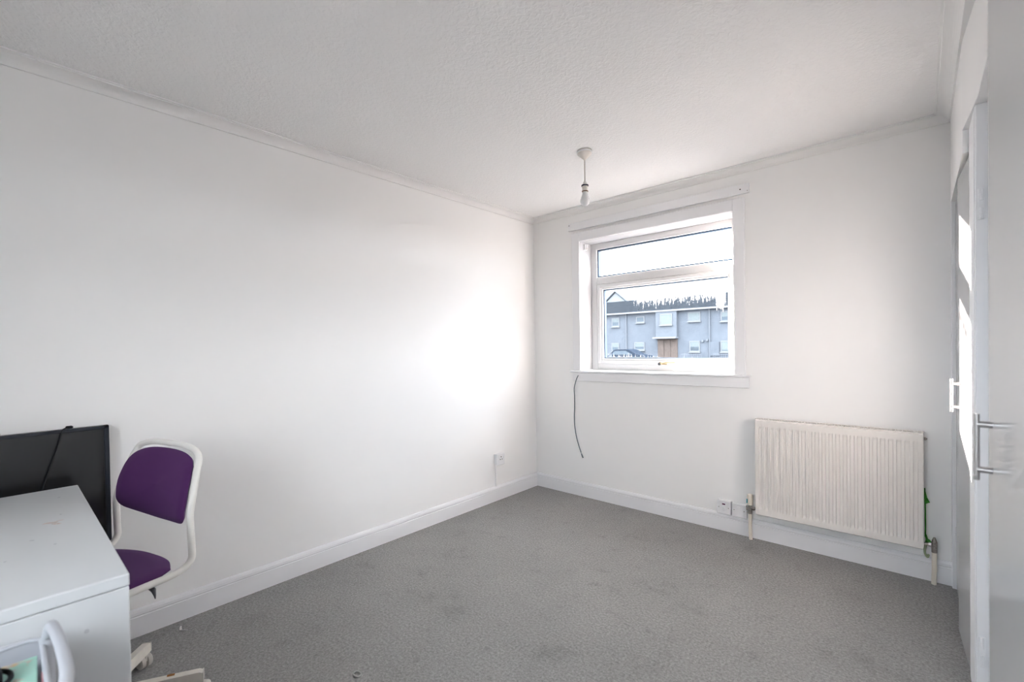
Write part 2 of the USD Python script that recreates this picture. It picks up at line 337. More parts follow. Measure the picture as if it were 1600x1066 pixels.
hd.part('lock_barrel', cyl((1.100, FY - .045, 1.108), (1.100, FY - .030, 1.108), .010), m_lever, 30, label='dark lock barrel')
win.part('sash_stop', cyl((1.268, FY - .012, 1.122), (1.268, FY - .020, 1.122), .007), m_plastic, 30)
# architrave, sill board and apron
def arch(u0, u1, v0, v1): return cb(u0, u1, -.016, .0, v0, v1, .005)
win.part('architrave', cb(.413, WX0 + .002, -.016, 0, 1.05, 2.203, .005), m_gloss)
win.part('architrave', cb(WX1 - .002, 1.738, -.016, 0, 1.05, 2.203, .005), m_gloss)
win.part('architrave', cb(WX0 - .002, WX1 + .002, -.0158, 0, WZ1 - .002, 2.203, .005), m_gloss)
win.part('sill_board', cb(.389, 1.767, -.034, FY, 1.034, 1.052, .006), m_gloss)
win.part('apron', cb(.411, 1.757, -.022, 0, .964, 1.034, .004), m_gloss)
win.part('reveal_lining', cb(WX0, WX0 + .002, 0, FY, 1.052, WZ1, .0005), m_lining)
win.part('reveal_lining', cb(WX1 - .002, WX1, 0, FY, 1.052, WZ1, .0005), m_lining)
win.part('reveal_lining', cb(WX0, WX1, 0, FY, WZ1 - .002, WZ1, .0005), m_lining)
win.part('outer_sill', cb(WX0 - .03, WX1 + .03, FY + .071, .36, 1.0, 1.045, .004), m_fascia)

rear = T('window_2', **S)
rear.part('outer_frame', frame(RWX0, RWX1, YB - .20, YB - .13, RWZ0, RWZ1, .055, .004), m_upvc)
rear.part('transom', cb(RWX0 + .05, RWX1 - .05, YB - .20, YB - .13, 1.72, 1.78, .004), m_upvc)
rear.part('pane', cb(RWX0 + .05, RWX1 - .05, YB - .168, YB - .164, RWZ0 + .05, 1.725, .0005), m_pane)
rear.part('pane', cb(RWX0 + .05, RWX1 - .05, YB - .168, YB - .164, 1.775, RWZ1 - .05, .0005), m_pane)
rear.part('sill_board', cb(RWX0 - .05, RWX1 + .05, YB - .13, YB + .03, RWZ0 - .02, RWZ0 + .002, .004), m_gloss)

# wardrobe and cupboard doors
def door(name, far, near, z0, z1, thick, handle_t=None, off=.025, zc=1.027, hl=.137, hr=.0052):
    """a slab from far to near (x, y of its room face); the handle stands handle_t metres from the far edge"""
    far, near = np.array(far), np.array(near); L = np.linalg.norm(near - far); d = (near - far) / L; nrm = np.array([-d[1], d[0]])
    if nrm[0] > 0: nrm = -nrm                                   # towards the room
    t = T(name, **S)
    def place(m):
        v = m.vertices.copy(); xy = far + np.outer(v[:, 0], d) - np.outer(v[:, 1], nrm); m.vertices = np.column_stack([xy, v[:, 2]]); m.fix_normals(); return m
    t.part('door_leaf', place(cb(0, L, 0, thick, z0, z1, .003)), m_door)
    if handle_t is not None:
        h = t.part('door_handle', place(cyl((handle_t, -off, zc - hl / 2), (handle_t, -off, zc + hl / 2), hr, 14)), m_steel, 40)
        for s in (-1, 1):
            h.part('handle_post', place(cyl((handle_t, 0, zc + s * .048), (handle_t, -off, zc + s * .048), .0066, 14)), m_steel, 40)
    return t, place
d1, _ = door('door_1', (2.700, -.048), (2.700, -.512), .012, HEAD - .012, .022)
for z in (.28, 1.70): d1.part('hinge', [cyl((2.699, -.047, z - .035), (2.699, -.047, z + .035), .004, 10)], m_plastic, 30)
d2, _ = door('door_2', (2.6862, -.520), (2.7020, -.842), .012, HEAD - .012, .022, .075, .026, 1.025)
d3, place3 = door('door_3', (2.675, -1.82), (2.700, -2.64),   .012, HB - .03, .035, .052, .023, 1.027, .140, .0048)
for z in (.215, 1.70):
    d3.part('hinge', [cb(2.708, 2.724, -1.0845, -1.081, z - .05, z + .05, .001), cyl((2.716, -1.086, z - .05), (2.716, -1.086, z - .012), .004, 10), cyl((2.716, -1.086, z + .012), (2.716, -1.086, z + .05), .004, 10)], m_gloss, 30)

# ---------------------------------------------------------------- things on the window wall
t = T('curtain_batten', (.385, 0, 2.221), label='long white-painted wooden curtain batten screwed above the window', cat='batten')
t.part('board', cb(0, 1.382, -.021, 0, 0, .064, .003), m_gloss)
for x, z in ((.012, .046), (1.330, .030), (1.372, .014)):
    t.part('screw_hole', cyl((x, -.0212, z), (x, -.018, z), .0045 if x < 1.35 else .0025, 10), m_hole, label='dark screw head')
t = T('blind_bracket', (.491, .076, 2.058), label='small clear plastic blind bracket high on the left window reveal', cat='bracket')
t.part('body', [cb(-.001, .004, -.026, .026, 0, .052, .001), cb(0.0, .016, -.026, -.020, .004, .048, .001), cb(.0, .014, .012, .018, .022, .050, .001)], m_plastic)
t.part('hook', tube(spline([(.004, -.002, .010), (.014, .002, .016), (.012, .012, .026), (.005, .016, .034)]), .0025, 8), m_flex, 40)

pts = [(.470, -.023, 1.012), (.452, -.026, .975), (.428, -.022, .905), (.421, -.009, .830), (.418, -.007, .740), (.414, -.006, .660), (.416, -.006, .585), (.430, -.006, .500), (.452, -.006, .425), (.478, -.008, .362)]
t = T('loose_cable', (0, 0, 0), label='thin dark cable hanging down the wall from the left end of the window sill', cat='cable')
t.part('sheath', tube(spline(pts), .0042, 8), m_cable, 40)
t.part('plug', [tube([(.4795, -.008, .358), (.489, -.009, .336), (.497, -.009, .322)], [.0045, .0062, .0055], 10)], m_cable, 40)

# radiator
RX0, RX1, RZ0, RZ1 = 1.806, 2.578, .178, .778
rad = T('radiator', (RX0, 0, 0), label='white ribbed panel radiator on the wall below and right of the window', cat='radiator')
Lr = RX1 - RX0; NF = 23; pitch = Lr / (NF + .75)
xs = np.unique(np.concatenate([[0, Lr]] + [(.87 + k) * pitch + np.array([-.32, -.28, -.23, .23, .28, .32]) * pitch for k in range(NF)]))
zs = np.array([RZ0, RZ0 + .006, RZ0 + .036, RZ0 + .048, RZ0 + .060, RZ1 - .062, RZ1 - .050, RZ1 - .040, RZ1 - .006, RZ1])
X_, Z_ = np.meshgrid(xs, zs, indexing='ij')
dx = np.abs((X_ / pitch - .87) - np.clip(np.round(X_ / pitch - .87), 0, NF - 1))
ch = np.clip((.32 - dx) / .08, 0, 1); vert = np.clip((Z_ - RZ0 - .036) / .016, 0, 1) * np.clip((RZ1 - .040 - Z_) / .016, 0, 1)
ch = ch * ch * (3 - 2 * ch)
Y_ = -.090 + .0078 * ch * vert
Y_ = np.where((Z_ < RZ0 + .003) | (Z_ > RZ1 - .003), -.080, Y_)
nx, nz = X_.shape; V = np.stack([X_, Y_, Z_], -1).reshape(-1, 3)
ii, jj = np.meshgrid(np.arange(nx - 1), np.arange(nz - 1), indexing='ij'); a = (ii * nz + jj).ravel(); q = np.stack([a, a + nz, a + nz + 1, a + 1], 1)
front = trimesh.Trimesh(V, np.vstack([q[:, [0, 1, 2]], q[:, [0, 2, 3]]]), process=False)
rad.part('front_panel', [front, cb(0, Lr, -.080, -.074, RZ0, RZ1, .001)], m_rad, 35)
rad.part('side_cover', cb(-.003, .001, -.083, -.028, RZ0 + .012, RZ1 + .003, .001), m_rad)
rad.part('side_cover', cb(Lr - .001, Lr + .003, -.083, -.028, RZ0 + .012, RZ1 + .003, .001), m_rad)
gr = [cb(0, Lr, -.084, -.077, RZ1 - .004, RZ1 + .001, .001), cb(0, Lr, -.034, -.028, RZ1 - .004, RZ1 + .004, .001)]
n_bars = 52
for k in range(n_bars + 1):
    x = .006 + (Lr - .012) * k / n_bars; gr.append(cb(x - .0021, x + .0021, -.078, -.030, RZ1 - .004, RZ1 + .001, .0005))
rad.part('top_grille', gr, m_rad)
rad.part('convector', cb(.006, Lr - .006, -.073, -.034, RZ0 + .02, RZ1 - .018, .001), m_dark)
for x in (.14, Lr - .14): rad.part('wall_bracket', cb(x - .015, x + .015, -.036, -.0015, RZ0 + .05, RZ1 - .05, .001), m_rad)
rad.part('bleed_valve', [cyl((Lr, -.058, .748), (Lr + .012, -.058, .748), .007, 12), cyl((Lr + .010, -.058, .748), (Lr + .016, -.058, .748), .004, 8)], m_brassd, 30)
vx = 1.766 - RX0
tv = rad.part('thermostatic_valve', [cyl((vx, -.058, .168), (vx, -.058, .222), .012, 14), cyl((vx - .022, -.058, .196), (vx - .01, -.058, .196), .009, 12), cyl((vx, -.058, .205), (.004, -.058, .205), .0085, 12), cyl((vx + .012, -.058, .205), (vx + .026, -.058, .205), .0125, 6)], m_brassd, 30)
tv.part('valve_head', lathe([(0, 0), (.0155, 0), (.017, .004), (.017, .060), (.0155, .066), (.010, .070), (0, .071)], (vx, -.058, .224)), m_cream, 30)
tv.part('marking', cb(vx - .0175, vx - .011, -.0715, -.066, .236, .262, .0005), m_teal)
rad.part('pipe', tube([(vx, -.058, .17), (vx, -.057, .08), (vx + .001, -.052, .001)], .0105, 14), m_cream, 40)
lx = 2.619 - RX0
rad.part('lockshield_valve', [cyl((lx, -.058, .168), (lx, -.058, .222), .0115, 14), lathe([(0, 0), (.011, 0), (.009, .010), (.004, .024), (0, .026)], (lx, -.058, .221), 12), cyl((Lr, -.058, .204), (lx, -.058, .204), .0075, 12)], m_brassd, 30)
rad.part('union_nut', cyl((lx - .022, -.058, .204), (lx - .012, -.058, .204), .0105, 6), m_chrome)
rad.part('pipe', tube([(lx, -.058, .17), (lx, -.057, .08), (lx - .002, -.050, .001)], .0105, 14), m_cream, 40)

# crumpled green film caught behind the radiator
t = T('green_film', (2.5865, -.030, .10), label='scrap of bright green plastic film poking out behind the right edge of the radiator', cat='plastic film')
def scrap(cx, cz, pts, mat):
    n = len(pts); V = [(0.0, .004, cz)] + [(x, .010 * math.sin(2.1 * i), z) for i, (x, z) in enumerate(pts)]
    F_ = [(0, i, i + 1) for i in range(1, n)]; m = trimesh.Trimesh(np.array(V), np.array(F_), process=False)
    b = m.copy(); b.vertices = b.vertices + [0, .0015, 0]; b.faces = b.faces[:, ::-1]; return trimesh.util.concatenate([m, b])
t.part('upper_flap', scrap(0, .325, [(-.004, .30), (.010, .308), (.017, .316), (.011, .327), (.007, .335), (.001, .368), (-.004, .385)], m_green), m_green)
t.part('strip', tube(spline([(-.003, .004, .385), (-.001, .003, .29), (0, .004, .19), (-.001, .003, .13)]), .003, 6), m_green, 40)
t.part('lower_flap', scrap(0, .115, [(-.004, .086), (.006, .090), (.017, .100), (.024, .108), (.017, .116), (.009, .126), (.004, .142), (-.004, .150)], m_green), m_green)
t.part('tail', tube(spline([(.001, 0, .09), (-.003, -.005, .065), (-.002, -.008, .045), (.007, -.009, .030), (.012, -.008, .045)]), [.005] * 33, 7), m_paleg, 40, label='paler twisted tail of the film')

# switched outlets beside the radiator
def outlet(name, x, label, kind):
    t = T(name, (x, 0, .119), label=label, cat='electrical outlet')
    t.part('back_box', cb(.002, .086, -.030, 0, .001, .087, .002), m_plastic)
    f = t.part('face_plate', cb(0, .088, -.039, -.030, 0, .088, .004), m_plastic)
    for s in (.014, .074): f.part('screw', cyl((s, -.0398, .046), (s, -.038, .046), .0032, 10), m_steel, 30)
    if kind == 'switch':
        t.part('indicator', cb(.034, .054, -.0402, -.037, .064, .072, .001), m_red, label='dark red neon indicator')
        t.part('rocker', cb(.033, .055, -.0420, -.037, .024, .050, .003), m_plastic)
    else:
        t.part('flex_cover', [cyl((.044, -.0412, .048), (.044, -.038, .048), .014, 20), cb(.030, .058, -.0408, -.037, .048, .070, .002)], m_plastic, 30)
outlet('fused_switch', 1.558, 'white square switch plate with a dark red indicator, left of a pair by the radiator', 'switch')
outlet('flex_outlet', 1.652, 'white square outlet plate with no indicator, touching the radiator pipe', 'flex')
t = T('wall_socket', (0, -.52, .292), label='single white socket on the left wall near the corner', cat='electrical outlet')
t.part('back_box', cb(0, .030, -.044, .044, .002, .090, .002), m_plastic)
t.part('face_plate', cb(.030, .039, -.046, .046, 0, .092, .004), m_plastic)
for y, z, w_, h_ in ((0, .066, .008, .010), (-.011, .046, .010, .007), (.011, .046, .010, .007)): t.part('pin_hole', cb(.0385, .0394, y - w_ / 2, y + w_ / 2, z - h_ / 2, z + h_ / 2, .0002), m_hole)
t.part('rocker', cb(.038, .043, .022, .034, .052, .074, .002), m_plastic)
t = obj('cable_trunking', cb(0, .016, -.556, -.536, .119, .293, .002), m_wall); tag(t.prim, 'narrow white cable trunking running down from the left wall socket to the skirting', 'trunking')

# ---------------------------------------------------------------- ceiling pendant
t = T('pendant_light', (1.12, -.931, 0), label='bare white bulb hanging on a short flex from the ceiling rose', cat='ceiling light')
t.part('ceiling_rose', lathe([(0, 2.344), (.006, 2.345), (.009, 2.350), (.040, 2.378), (.042, 2.384), (.043, 2.399), (0, 2.3995)], n=36), m_rose, 35)
t.part('base_plate', lathe([(0, 2.386), (.0445, 2.386), (.0450, 2.3935), (0, 2.394)], n=36), m_plastic, 30)
t.part('flex', cyl((0, 0, 2.222), (0, 0, 2.348), .0036, 8), m_flex, 40)
t.part('lamp_holder', lathe([(0, 2.163), (.0165, 2.164), (.0165, 2.192), (.0175, 2.194), (.0165, 2.199), (.012, 2.212), (.006, 2.224), (0, 2.225)]), m_rose, 35)
t.part('shade_ring', lathe([(0, 2.193), (.0205, 2.193), (.0215, 2.196), (.0205, 2.200), (0, 2.200)]), m_ringb, 30)
t.part('lower_ring', lathe([(0, 2.161), (.0185, 2.161), (.0195, 2.163), (.0185, 2.1655), (0, 2.1655)]), m_bronze, 30)
t.part('bulb', lathe([(0, 2.078)] + [(.0275 * math.sin(a_), 2.1055 - .0275 * math.cos(a_)) for a_ in np.linspace(.15, 1.75, 12)] + [(.0225, 2.128), (.0165, 2.146), (.0145, 2.160), (0, 2.162)]), m_bulb, 60)

# ---------------------------------------------------------------- television
TVX = .066
t = T('television', (0, -2.969, .955), label='black flat-screen television against the left wall behind the desk', cat='television')
TW, TH = 1.00, .585
t.part('casing', [cb(.030, TVX - .012, -TW + .004, -.004, -TH + .004, -.004, .004), cb(.012, .032, -TW + .15, -.15, -TH + .08, -.10, .006)], m_black)
t.part('screen', cb(TVX - .014, TVX - .006, -TW + .012, -.012, -TH + .018, -.012, .001), m_screen)
bz = [cb(.040, TVX, -TW, 0, -.0135, 0, .002), cb(.040, TVX, -TW, 0, -TH, -TH + .022, .002), cb(.040, TVX, -.0165, 0, -TH, 0, .002), cb(.040, TVX, -TW, -TW + .0165, -TH, 0, .002)]
t.part('bezel', bz, m_bezel)
t.part('wall_bracket', cb(.0015, .014, -.62, -.38, -.40, -.16, .002), m_black)
t = T('television_cable', (0, 0, 0), label='black cable draped over the top edge and down the front of the television', cat='cable')
t.part('cord', tube(spline([(.048, -3.088, .9600), (.060, -3.098, .9592), (.0705, -3.112, .950), (.0705, -3.124, .900), (.0700, -3.146, .830), (.0695, -3.168, .745), (.0695, -3.185, .66), (.0705, -3.20, .55), (.071, -3.205, .45)]), .0028, 8), m_black, 40)
t.part('cable_lump', cb(.040, .060, -3.100, -3.078, .9555, .9655, .003), m_black)

# ---------------------------------------------------------------- desk
DX0, DX1, DY0, DY1, DZ = .172, 1.230, -3.58, -3.079, .750
t = T('desk', (DX0, DY0, 0), label='white desk with a scuffed top at the left edge, standing in front of the television', cat='desk')
DL, DD = DX1 - DX0, DY1 - DY0
t.part('desktop', cb(0, DL + .001, 0, DD + .001, DZ - .028, DZ, .0022), m_desk)
sp = t.part('side_panel', cb(DL - .030, DL, 0.001, DD, 0, DZ - .0295, .0018), m_desk)
sp.part('screw_cap', cyl((DL - .001, -3.153 - DY0, .651), (DL + .0008, -3.153 - DY0, .651), .0045, 12), m_speck)
t.part('side_panel', cb(0, .030, .001, DD, 0, DZ - .0295, .0018), m_desk)
t.part('back_panel', cb(.030, DL - .030, .012, .030, .30, DZ - .029, .001), m_desk)
t.part('drawer', cb(.34, DL - .032, .04, DD - .012, DZ - .120, DZ - .030, .002), m_desk)
rng = random.Random(4)
def blot(cx, cy, rx, ry, rot, n=22):
    pts = [(math.cos(a_) * rx * rng.uniform(.55, 1.15), math.sin(a_) * ry * rng.uniform(.5, 1.2)) for a_ in np.linspace(0, 2 * PI, n, endpoint=False)]
    c, s = math.cos(rot), math.sin(rot)
    return ext(Polygon([(cx + c * x - s * y, cy + s * x + c * y) for x, y in pts]).buffer(0), .0004, lambda u, v, w: (u, v, DZ + w - .0001))
for x, y, r1, r2, ro in ((.478, .404, .020, .007, 1.3), (.500, .414, .014, .006, .9), (.470, .424, .010, .004, 1.2)):
    t.part('stain', blot(x, y, r1, r2, ro), m_stain, label='brownish pink smear')
for x, y, r in ((.40, .43, .005), (.62, .36, .006), (.70, .40, .005), (.16, .44, .006), (.75, .31, .005)):
    t.part('speck', blot(x, y, r, r * .7, .5, 9), m_speck)

# ---------------------------------------------------------------- swivel chair
CX, CY, CR = .497, -3.063, 16.8
CH = T('swivel_chair', (CX, CY, 0), CR, label='purple swivel chair with a white tube frame, tucked under the desk', cat='chair')
half = [(.200, -.245, .480), (.222, -.12, .487), (.228, .02, .492), (.233, .095, .494), (.240, .145, .504), (.242, .170, .530), (.243, .171, .570), (.242, .170, .631), (.239, .171, .690), (.232, .188, .757), (.217, .209, .822), (.205, .225, .862), (.178, .232, .888), (.099, .238, .903), (0, .240, .904)]
path = half + [(-x, b, z) for x, b, z in half[-2::-1]]
CH.part('tube_frame', [tube(spline(path, 6), .0115, 12), cyl((-.200, -.245, .48), (.200, -.245, .48), .0115, 12)], m_chairw, 60)
def back_y(z): return np.interp(z, [.60, .69, .76, .83, .88, .91], [.172, .168, .182, .203, .220, .228])
def pad(outline, f, depth, n=9):
    """upholstered pad: rings shrinking from an outline, domed on both faces. f(u, v) -> point, normal offset along axis k"""
    o = np.array(outline); c = o.mean(0); V = []; N = len(o)
    prof = [(.0, 0.0), (.45, 1.0), (.80, 1.0), (.94, .78), (1.0, 0.0), (.94, -.78), (.80, -1.0), (.45, -1.0), (.0, -1.0)]
    prof[0] = (.0, 1.0)
    for s, h in prof:
        for p in o: V.append(f(*(c + (p - c) * max(s, 1e-4)), h * depth / 2))
    Fc = []
    for i in range(len(prof) - 1):
        for k in range(N):
            l = (k + 1) % N; Fc += [(i*N+k, i*N+l, (i+1)*N+l), (i*N+k, (i+1)*N+l, (i+1)*N+k)]
    m = trimesh.Trimesh(np.array(V), np.array(Fc), process=False); m.fix_normals(); return m
def rounded(pts, n=8):
    p = spline(pts + [pts[0]], n); return p[:-1]
bo = [(.205, .845), (.180, .866), (.11, .881), (0, .886), (-.11, .882), (-.180, .862), (-.215, .825), (-.230, .765), (-.228, .71), (-.205, .665), (-.14, .648), (0, .636), (.12, .638), (.190, .645), (.218, .670), (.224, .73), (.218, .79)]
CH.part('backrest', pad(rounded(bo, 5), lambda x, z, h: (x, back_y(z) + .026 * (1 - (x / .24) ** 2) - .012 + h, z), .026), m_purple, 60)
so = [(.190, .130), (.10, .172), (0, .184), (-.10, .172), (-.190, .130), (-.220, .06), (-.218, -.05), (-.215, -.18), (-.19, -.235), (-.10, -.255), (0, -.26), (.10, -.255), (.19, -.235), (.213, -.18), (.218, -.05), (.220, .06)]
CH.part('seat', pad(rounded(so, 5), lambda x, b, h: (x, b, .492 + h + .006 * (x / .22) ** 2), .028), m_purple, 60)
CH.part('seat_plate', cb(-.10, .10, -.12, .10, .462, .480, .006), m_lever)
cr_ = math.radians(CR); ddx, ddy = .531 - CX, -3.088 - CY
BX, BYY = math.cos(cr_) * ddx + math.sin(cr_) * ddy, -math.sin(cr_) * ddx + math.cos(cr_) * ddy      # the column, in the chair's own axes
CH.part('gas_column', [cyl((BX, BYY, .10), (BX, BYY, .30), .025, 18), cyl((BX, BYY, .28), (BX, BYY, .470), .014, 16)], m_ivory, 30)
CH.part('hub', lathe([(0, .065), (.036, .066), (.040, .075), (.040, .115), (.034, .125), (0, .126)], (BX, BYY, 0)), m_ivory, 30)
CH.part('lever', [tube([(.09, .06, .470), (.16, .06, .472), (.205, .060, .472), (.222, .060, .466), (.228, .060, .452), (.231, .060, .440)], [.008, .008, .008, .0075, .004, .0015], 8)], m_lever, 40, label='dark tapering height lever')
for k in range(5):
    a_ = math.radians(70 - CR + 72 * k); c, s = math.cos(a_), math.sin(a_)
    prof = Polygon([(.03, .070), (.03, .120), (.303, .098), (.313, .092), (.313, .062), (.303, .060)])
    R2 = lambda u, v, w, c=c, s=s: (BX + c * u - s * (w - .013), BYY + s * u + c * (w - .013), v)
    leg = CH.part('leg', ext(prof, .026, R2), m_ivory)
    leg.part('end_plate', ext(Polygon([(.3125, .060), (.3125, .095), (.3155, .094), (.3155, .061)]), .028, lambda u, v, w, R2=R2: R2(u, v, w - .001)), m_castor)
    if k == 0:
        leg.part('rust_patch', ext(Polygon([(.205, .1062), (.215, .1064), (.228, .1044), (.222, .1034), (.212, .1036)]), .012, lambda u, v, w, R2=R2: R2(u, v, w + .015)), m_rust, label='small patch of rust')
    cs = CH.part('castor', [cyl((BX + c * .300, BYY + s * .300, .03), (BX + c * .300, BYY + s * .300, .062), .007, 10)], m_castor, 30)
    th = a_ + 1.0; ax = np.array([-math.sin(th), math.cos(th), 0]); o_ = np.array([BX + c * .300, BYY + s * .300, 0]) + .012 * np.array([math.cos(th), math.sin(th), 0])
    for sg in (-1, 1):
        cs.part('wheel', tube([o_ + [0, 0, .0265] + ax * sg * x for x in (.003, .005, .018, .022)], [.022, .026, .026, .020], 20), m_castor, 30)

# ---------------------------------------------------------------- utility trolley with the things in it
TX0, TX1, TY1, TY0 = 1.262, 1.62, -3.222, -3.66
t = T('utility_trolley', (TX0, TY0, 0), label='white utility trolley with a loop handle in the lower left corner beside the desk', cat='trolley')
tw, tl = TX1 - TX0, TY1 - TY0
for zt in (.13, .38, .640):
    tr = t.part('tray', [cb(0, tw, 0, tl, zt, zt + .003, .0008), cb(0, .003, 0, tl, zt, zt + .046, .0008), cb(tw - .003, tw, 0, tl, zt, zt + .046, .0008), cb(0, tw, 0, .003, zt, zt + .046, .0008), cb(0, tw, tl - .003, tl, zt, zt + .040, .0008)], m_cart)
    rim = [(.001, .001, zt + .047), (tw - .001, .001, zt + .047), (tw - .001, tl - .001, zt + .047), (.001, tl - .001, zt + .047)]
    rp = []
    for i in range(4):
        p0, p1 = np.array(rim[i]), np.array(rim[(i + 1) % 4]); rp += [p0 + (p1 - p0) * f_ for f_ in (.04, .5, .96)]
    tr.part('tray_rim', tube(rp, .0045, 8, closed=True), m_cart, 50)
for y_, sg in ((.02, -1), (tl + .006, 1)):
    hp = [(.040, y_, .06), (.040, y_, .64), (.042, y_ + sg * .001, .700), (.050, y_ + sg * .003, .718), (.068, y_ + sg * .006, .729), (.15, y_ + sg * .011, .733), (.26, y_ + sg * .013, .732), (.300, y_ + sg * .008, .726), (.318, y_ + sg * .003, .712), (.322, y_, .68), (.322, y_, .06)]
    t.part('loop_handle', tube(spline(hp, 5), .0095, 12), m_cart, 60)
for x_ in (.04, .322):
    for y_ in (.02, tl + .006):
        cs = t.part('castor', [cyl((x_, y_, .05), (x_, y_, .075), .008, 10)], m_castor, 30)
        cs.part('wheel', tube([(x_ - .010, y_ + .008, .026), (x_ + .010, y_ + .008, .026)], .026, 18), m_lever, 30)
ZT = .6432
k = T('mint_notebook', (1.300, -3.2305, ZT), -2.0, label='mint green notebook with a blotchy coloured print lying in the top tray of the trolley', cat='notebook')
k.part('cover', [cb(0, .21, -.148, 0, 0, .003, .0008), cb(0, .21, -.148, 0, .023, .0265, .0008), cb(.205, .21, -.148, 0, .001, .0255, .0008)], m_mint)
k.part('pages', cb(.002, .205, -.145, -.003, .003, .023, .0005), m_plastic)
k = T('pink_card', (1.45, -3.2272, ZT), label='dusty pink card standing between the notebook and the end wall of the trolley tray', cat='card')
k.part('sheet', cb(-.07, .12, -.0012, .0012, 0, .030, .0005), m_pink)
k = T('black_charger', (1.342, -3.310, ZT + .0267), 8, label='black plastic charger lying on the notebook in the trolley', cat='charger')
k.part('body', cb(-.014, .040, -.035, .030, 0, .030, .006), m_black)
k.part('cord', tube(spline([(.0, .028, .015), (.012, .040, .010), (.030, .040, .007), (.050, .028, .007)]), .004, 8), m_black, 40)

# ---------------------------------------------------------------- bits on the carpet
t = T('chrome_fitting', (.105, -2.745, 0), 20, label='tiny chrome fitting lying on the carpet near the left skirting', cat='fitting')
t.part('head', lathe([(0, 0), (.007, 0), (.008, .004), (.005, .014), (.003, .018), (0, .018)]), m_chrome, 30)
t.part('shank', tube([(.010, -.002, .003), (.024, .004, .004), (.036, .010, .003)], .0028, 8), m_chrome, 30)
t = obj('plastic_ring', tube([(.964 + .017 * math.cos(a_), -2.365 + .012 * math.sin(a_), .003) for a_ in np.linspace(0, 2 * PI, 28, endpoint=False)], .003, 8, closed=True), m_clear, None, 50)
tag(t.prim, 'small pale plastic ring lying on the carpet near the front of the room', 'ring')

# ---------------------------------------------------------------- outdoors
GZ = -.45
obj('ground', cb(-90, 60, -60, 110, GZ - .3, GZ, .01), m_grass, kind='structure')
AY = 38.0
b = T('apartment_block', (-24.5, AY, GZ), label='long two-storey grey-blue apartment block with a dark roof seen through the window', cat='building')
bx = lambda x: x + 24.5
bz_ = lambda z: z - GZ
EAVE = 4.42
b.part('wall', cb(0, 26, 0, 8, 0, bz_(EAVE), .02), m_harl)
b.part('stair_bay', cb(bx(-15.40), bx(-13.45), -.35, .01, bz_(1.95), bz_(EAVE - .02), .02), m_harl2)
b.part('canopy', cb(bx(-15.55), bx(-13.40), -.75, .01, bz_(1.82), bz_(1.97), .02), m_fascia)
e = b.part('entrance', cb(bx(-15.35), bx(-13.50), -.06, .02, 0, bz_(1.82), .02), m_brown)
for k in range(3): e.part('door_panel', cb(bx(-15.30) + k * .61, bx(-15.30) + k * .61 + .54, -.09, -.05, .05, bz_(1.72), .01), m_brown)
roof = Polygon([(-.35, bz_(EAVE)), (4.0, bz_(EAVE) + 1.62), (8.35, bz_(EAVE))])
b.part('roof', ext(roof, 26.6, lambda u, v, w: (w - .3, u, v)), m_roof)
b.part('fascia', cb(-.3, 26.3, -.42, -.34, bz_(EAVE) - .12, bz_(EAVE) + .03, .01), m_fascia)
for x in (-18.48, -10.72): b.part('drainpipe', cyl((bx(x), -.08, 0), (bx(x), -.08, bz_(EAVE) - .1), .055, 8), m_pipe, 30)
def awin(x0, x1, z0, z1, y=0.0, blind=0.0, curtain=False):
    w = b.part('window', frame(bx(x0) - .07, bx(x1) + .07, y - .06, y + .02, bz_(z0) - .07, bz_(z1) + .07, .09, .01), m_owin)
    w.part('pane', cb(bx(x0), bx(x1), y - .03, y - .01, bz_(z0), bz_(z1), .004), m_oglass)
    if blind: w.part('blind', cb(bx(x0) + .03, bx(x1) - .03, y - .045, y - .032, bz_(z1) - blind * (z1 - z0), bz_(z1) - .02, .002), m_blind)
    if curtain: w.part('curtain', [cb(bx(x0) + .04 + k * .16, bx(x0) + .04 + k * .16 + .12, y - .047, y - .032, bz_(z0), bz_(z0) + .30 + .06 * math.sin(2 * k), .002) for k in range(int((x1 - x0 - .05) / .16))], m_curt)
    w.part('window_sill', cb(bx(x0) - .12, bx(x1) + .12, y - .16, y + .01, bz_(z0) - .17, bz_(z0) - .07, .01), m_owin)
awin(-20.0, -19.3, 3.22, 3.95, blind=.52)
awin(-17.40, -16.68, 3.50, 3.93)
awin(-14.90, -13.92, 3.15, 4.02, -.35, blind=.97)
awin(-12.50, -11.55, 3.38, 4.05, blind=.96)
awin(-9.75, -8.75, 3.25, 3.95, blind=.55)
awin(-20.05, -19.35, .74, 1.45, blind=.5)
awin(-17.6, -16.7, .87, 1.48, blind=.6)
awin(-12.38, -11.62, .68, 1.50, blind=.55, curtain=True)
awin(-9.78, -8.8, .66, 1.46, blind=.9)
awin(-22.6, -21.7, 3.3, 3.95); awin(-22.6, -21.7, .74, 1.45)
def light(x, z):
    w = b.part('wall_light', cb(bx(x) - .09, bx(x) + .09, -.16, .01, bz_(z) - .10, bz_(z) + .10, .02), m_pipe)
light(-11.30, 1.55); light(-10.92, 1.62)
w = b.part('meter_box', cb(bx(-10.70), bx(-9.95), -.10, .01, bz_(.25), bz_(1.45), .02), m_harl)

def railing(x0, x1, y, n, label):
    r = T('garden_railing', (x0, y, GZ), label=label, cat='railing', group=None)
    L = x1 - x0
    for z in (.18, .86): r.part('rail', cb(0, L, -.02, .02, z, z + .045, .005), m_rail)
    for k in range(n + 1): r.part('baluster', cyl((L * k / n, 0, 0), (L * k / n, 0, .9), .016, 6), m_rail)
railing(-12.7, -11.0, 36.6, 11, 'short grey garden railing under the window with dark curtains across the way')
railing(-10.0, -8.0, 36.6, 13, 'grey garden railing at the far right of the view through the window')
railing(-20.8, -19.0, 36.6, 11, 'grey garden railing at the left of the view through the window')

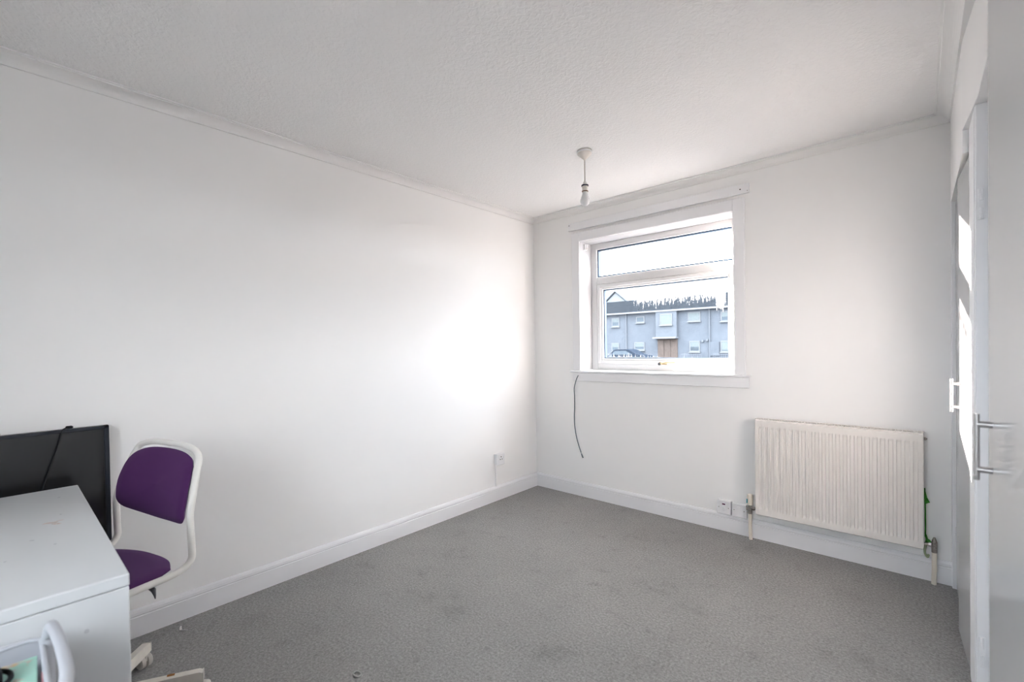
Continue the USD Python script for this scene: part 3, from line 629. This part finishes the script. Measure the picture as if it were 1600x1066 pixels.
c = T('parked_car', (-17.95, 33.8, GZ), label='dark blue car parked in front of the apartment block', cat='car')
side = Polygon([(0, .30), (.02, .72), (.30, .86), (.75, 1.26), (1.0, 1.36), (1.9, 1.36), (2.25, 1.28), (2.85, .92), (3.55, .80), (3.72, .62), (3.75, .30)]).buffer(.03)
c.part('body', ext(side, 1.62, lambda u, v, w: (u, w - .81, v)), m_car, 30)
c.part('side_glass', ext(Polygon([(.55, .92), (.85, 1.24), (1.9, 1.26), (2.55, .92)]), .01, lambda u, v, w: (u, w - .825, v)), m_oglass)
for x_ in (.72, 2.98):
    for y_ in (-.82, .66): c.part('wheel', tube([(x_, y_, .30), (x_, y_ + .16, .30)], .30, 18), m_tyre, 30)

h = T('gabled_house', (-37.4, 66, GZ), label='pale gabled house rising behind the left end of the apartment block', cat='house')
h.part('wall', ext(Polygon([(0, 0), (0, 8.2), (2.7, 10.55), (5.4, 8.2), (5.4, 0)]), 9, lambda u, v, w: (u, w, v)), m_pale)
for sg in (0, 1):
    pl = Polygon([(-.5, 7.95), (2.7, 10.75), (2.7, 11.0), (-.5, 8.2)]) if sg == 0 else Polygon([(5.9, 7.95), (2.7, 10.75), (2.7, 11.0), (5.9, 8.2)])
    h.part('roof_slope', ext(pl, 9.6, lambda u, v, w: (u, w - .3, v)), m_slate)
h.part('wing', cb(-6.5, .05, 1.5, 8.5, 0, 8.6, .02), m_pale)
h.part('wing_roof', ext(Polygon([(1.0, 8.6), (5.0, 10.7), (9.0, 8.6)]), 8.9, lambda u, v, w: (w - 6.8, u, v)), m_slate)

def bare_tree(x, y, hgt, seed, label):
    r_ = random.Random(seed); t = T('bare_tree', (x, y, GZ), label=label, cat='tree')
    t.part('trunk', tube([(0, 0, 0), (.05, .02, hgt * .3), (0, 0, hgt * .55)], [.16, .12, .07], 8), m_bark, 40)
    br = []
    def grow(p, d, L, r, lev):
        pts = [p]; 
        for k in range(3):
            d = d + np.array([r_.uniform(-.25, .25), r_.uniform(-.25, .25), r_.uniform(-.05, .2)]); d /= np.linalg.norm(d); pts.append(pts[-1] + d * L / 3)
        br.append(tube(pts, np.linspace(r, r * .5, 4), 5))
        if lev < 3:
            for k in range(3):
                dd = d + np.array([r_.uniform(-.9, .9), r_.uniform(-.9, .9), r_.uniform(-.1, .6)]); grow(pts[1 + k % 3], dd / np.linalg.norm(dd), L * .62, r * .5, lev + 1)
    for k in range(5):
        a_ = k * 1.25 + r_.random(); grow(np.array([0, 0, hgt * (.3 + .05 * k)]), np.array([math.cos(a_) * .7, math.sin(a_) * .7, .8]), hgt * .32, .055, 0)
    t.part('branches', br, m_bark)
bare_tree(-20.3, 50, 7.4, 3, 'bare winter tree standing behind the middle of the apartment block roof')
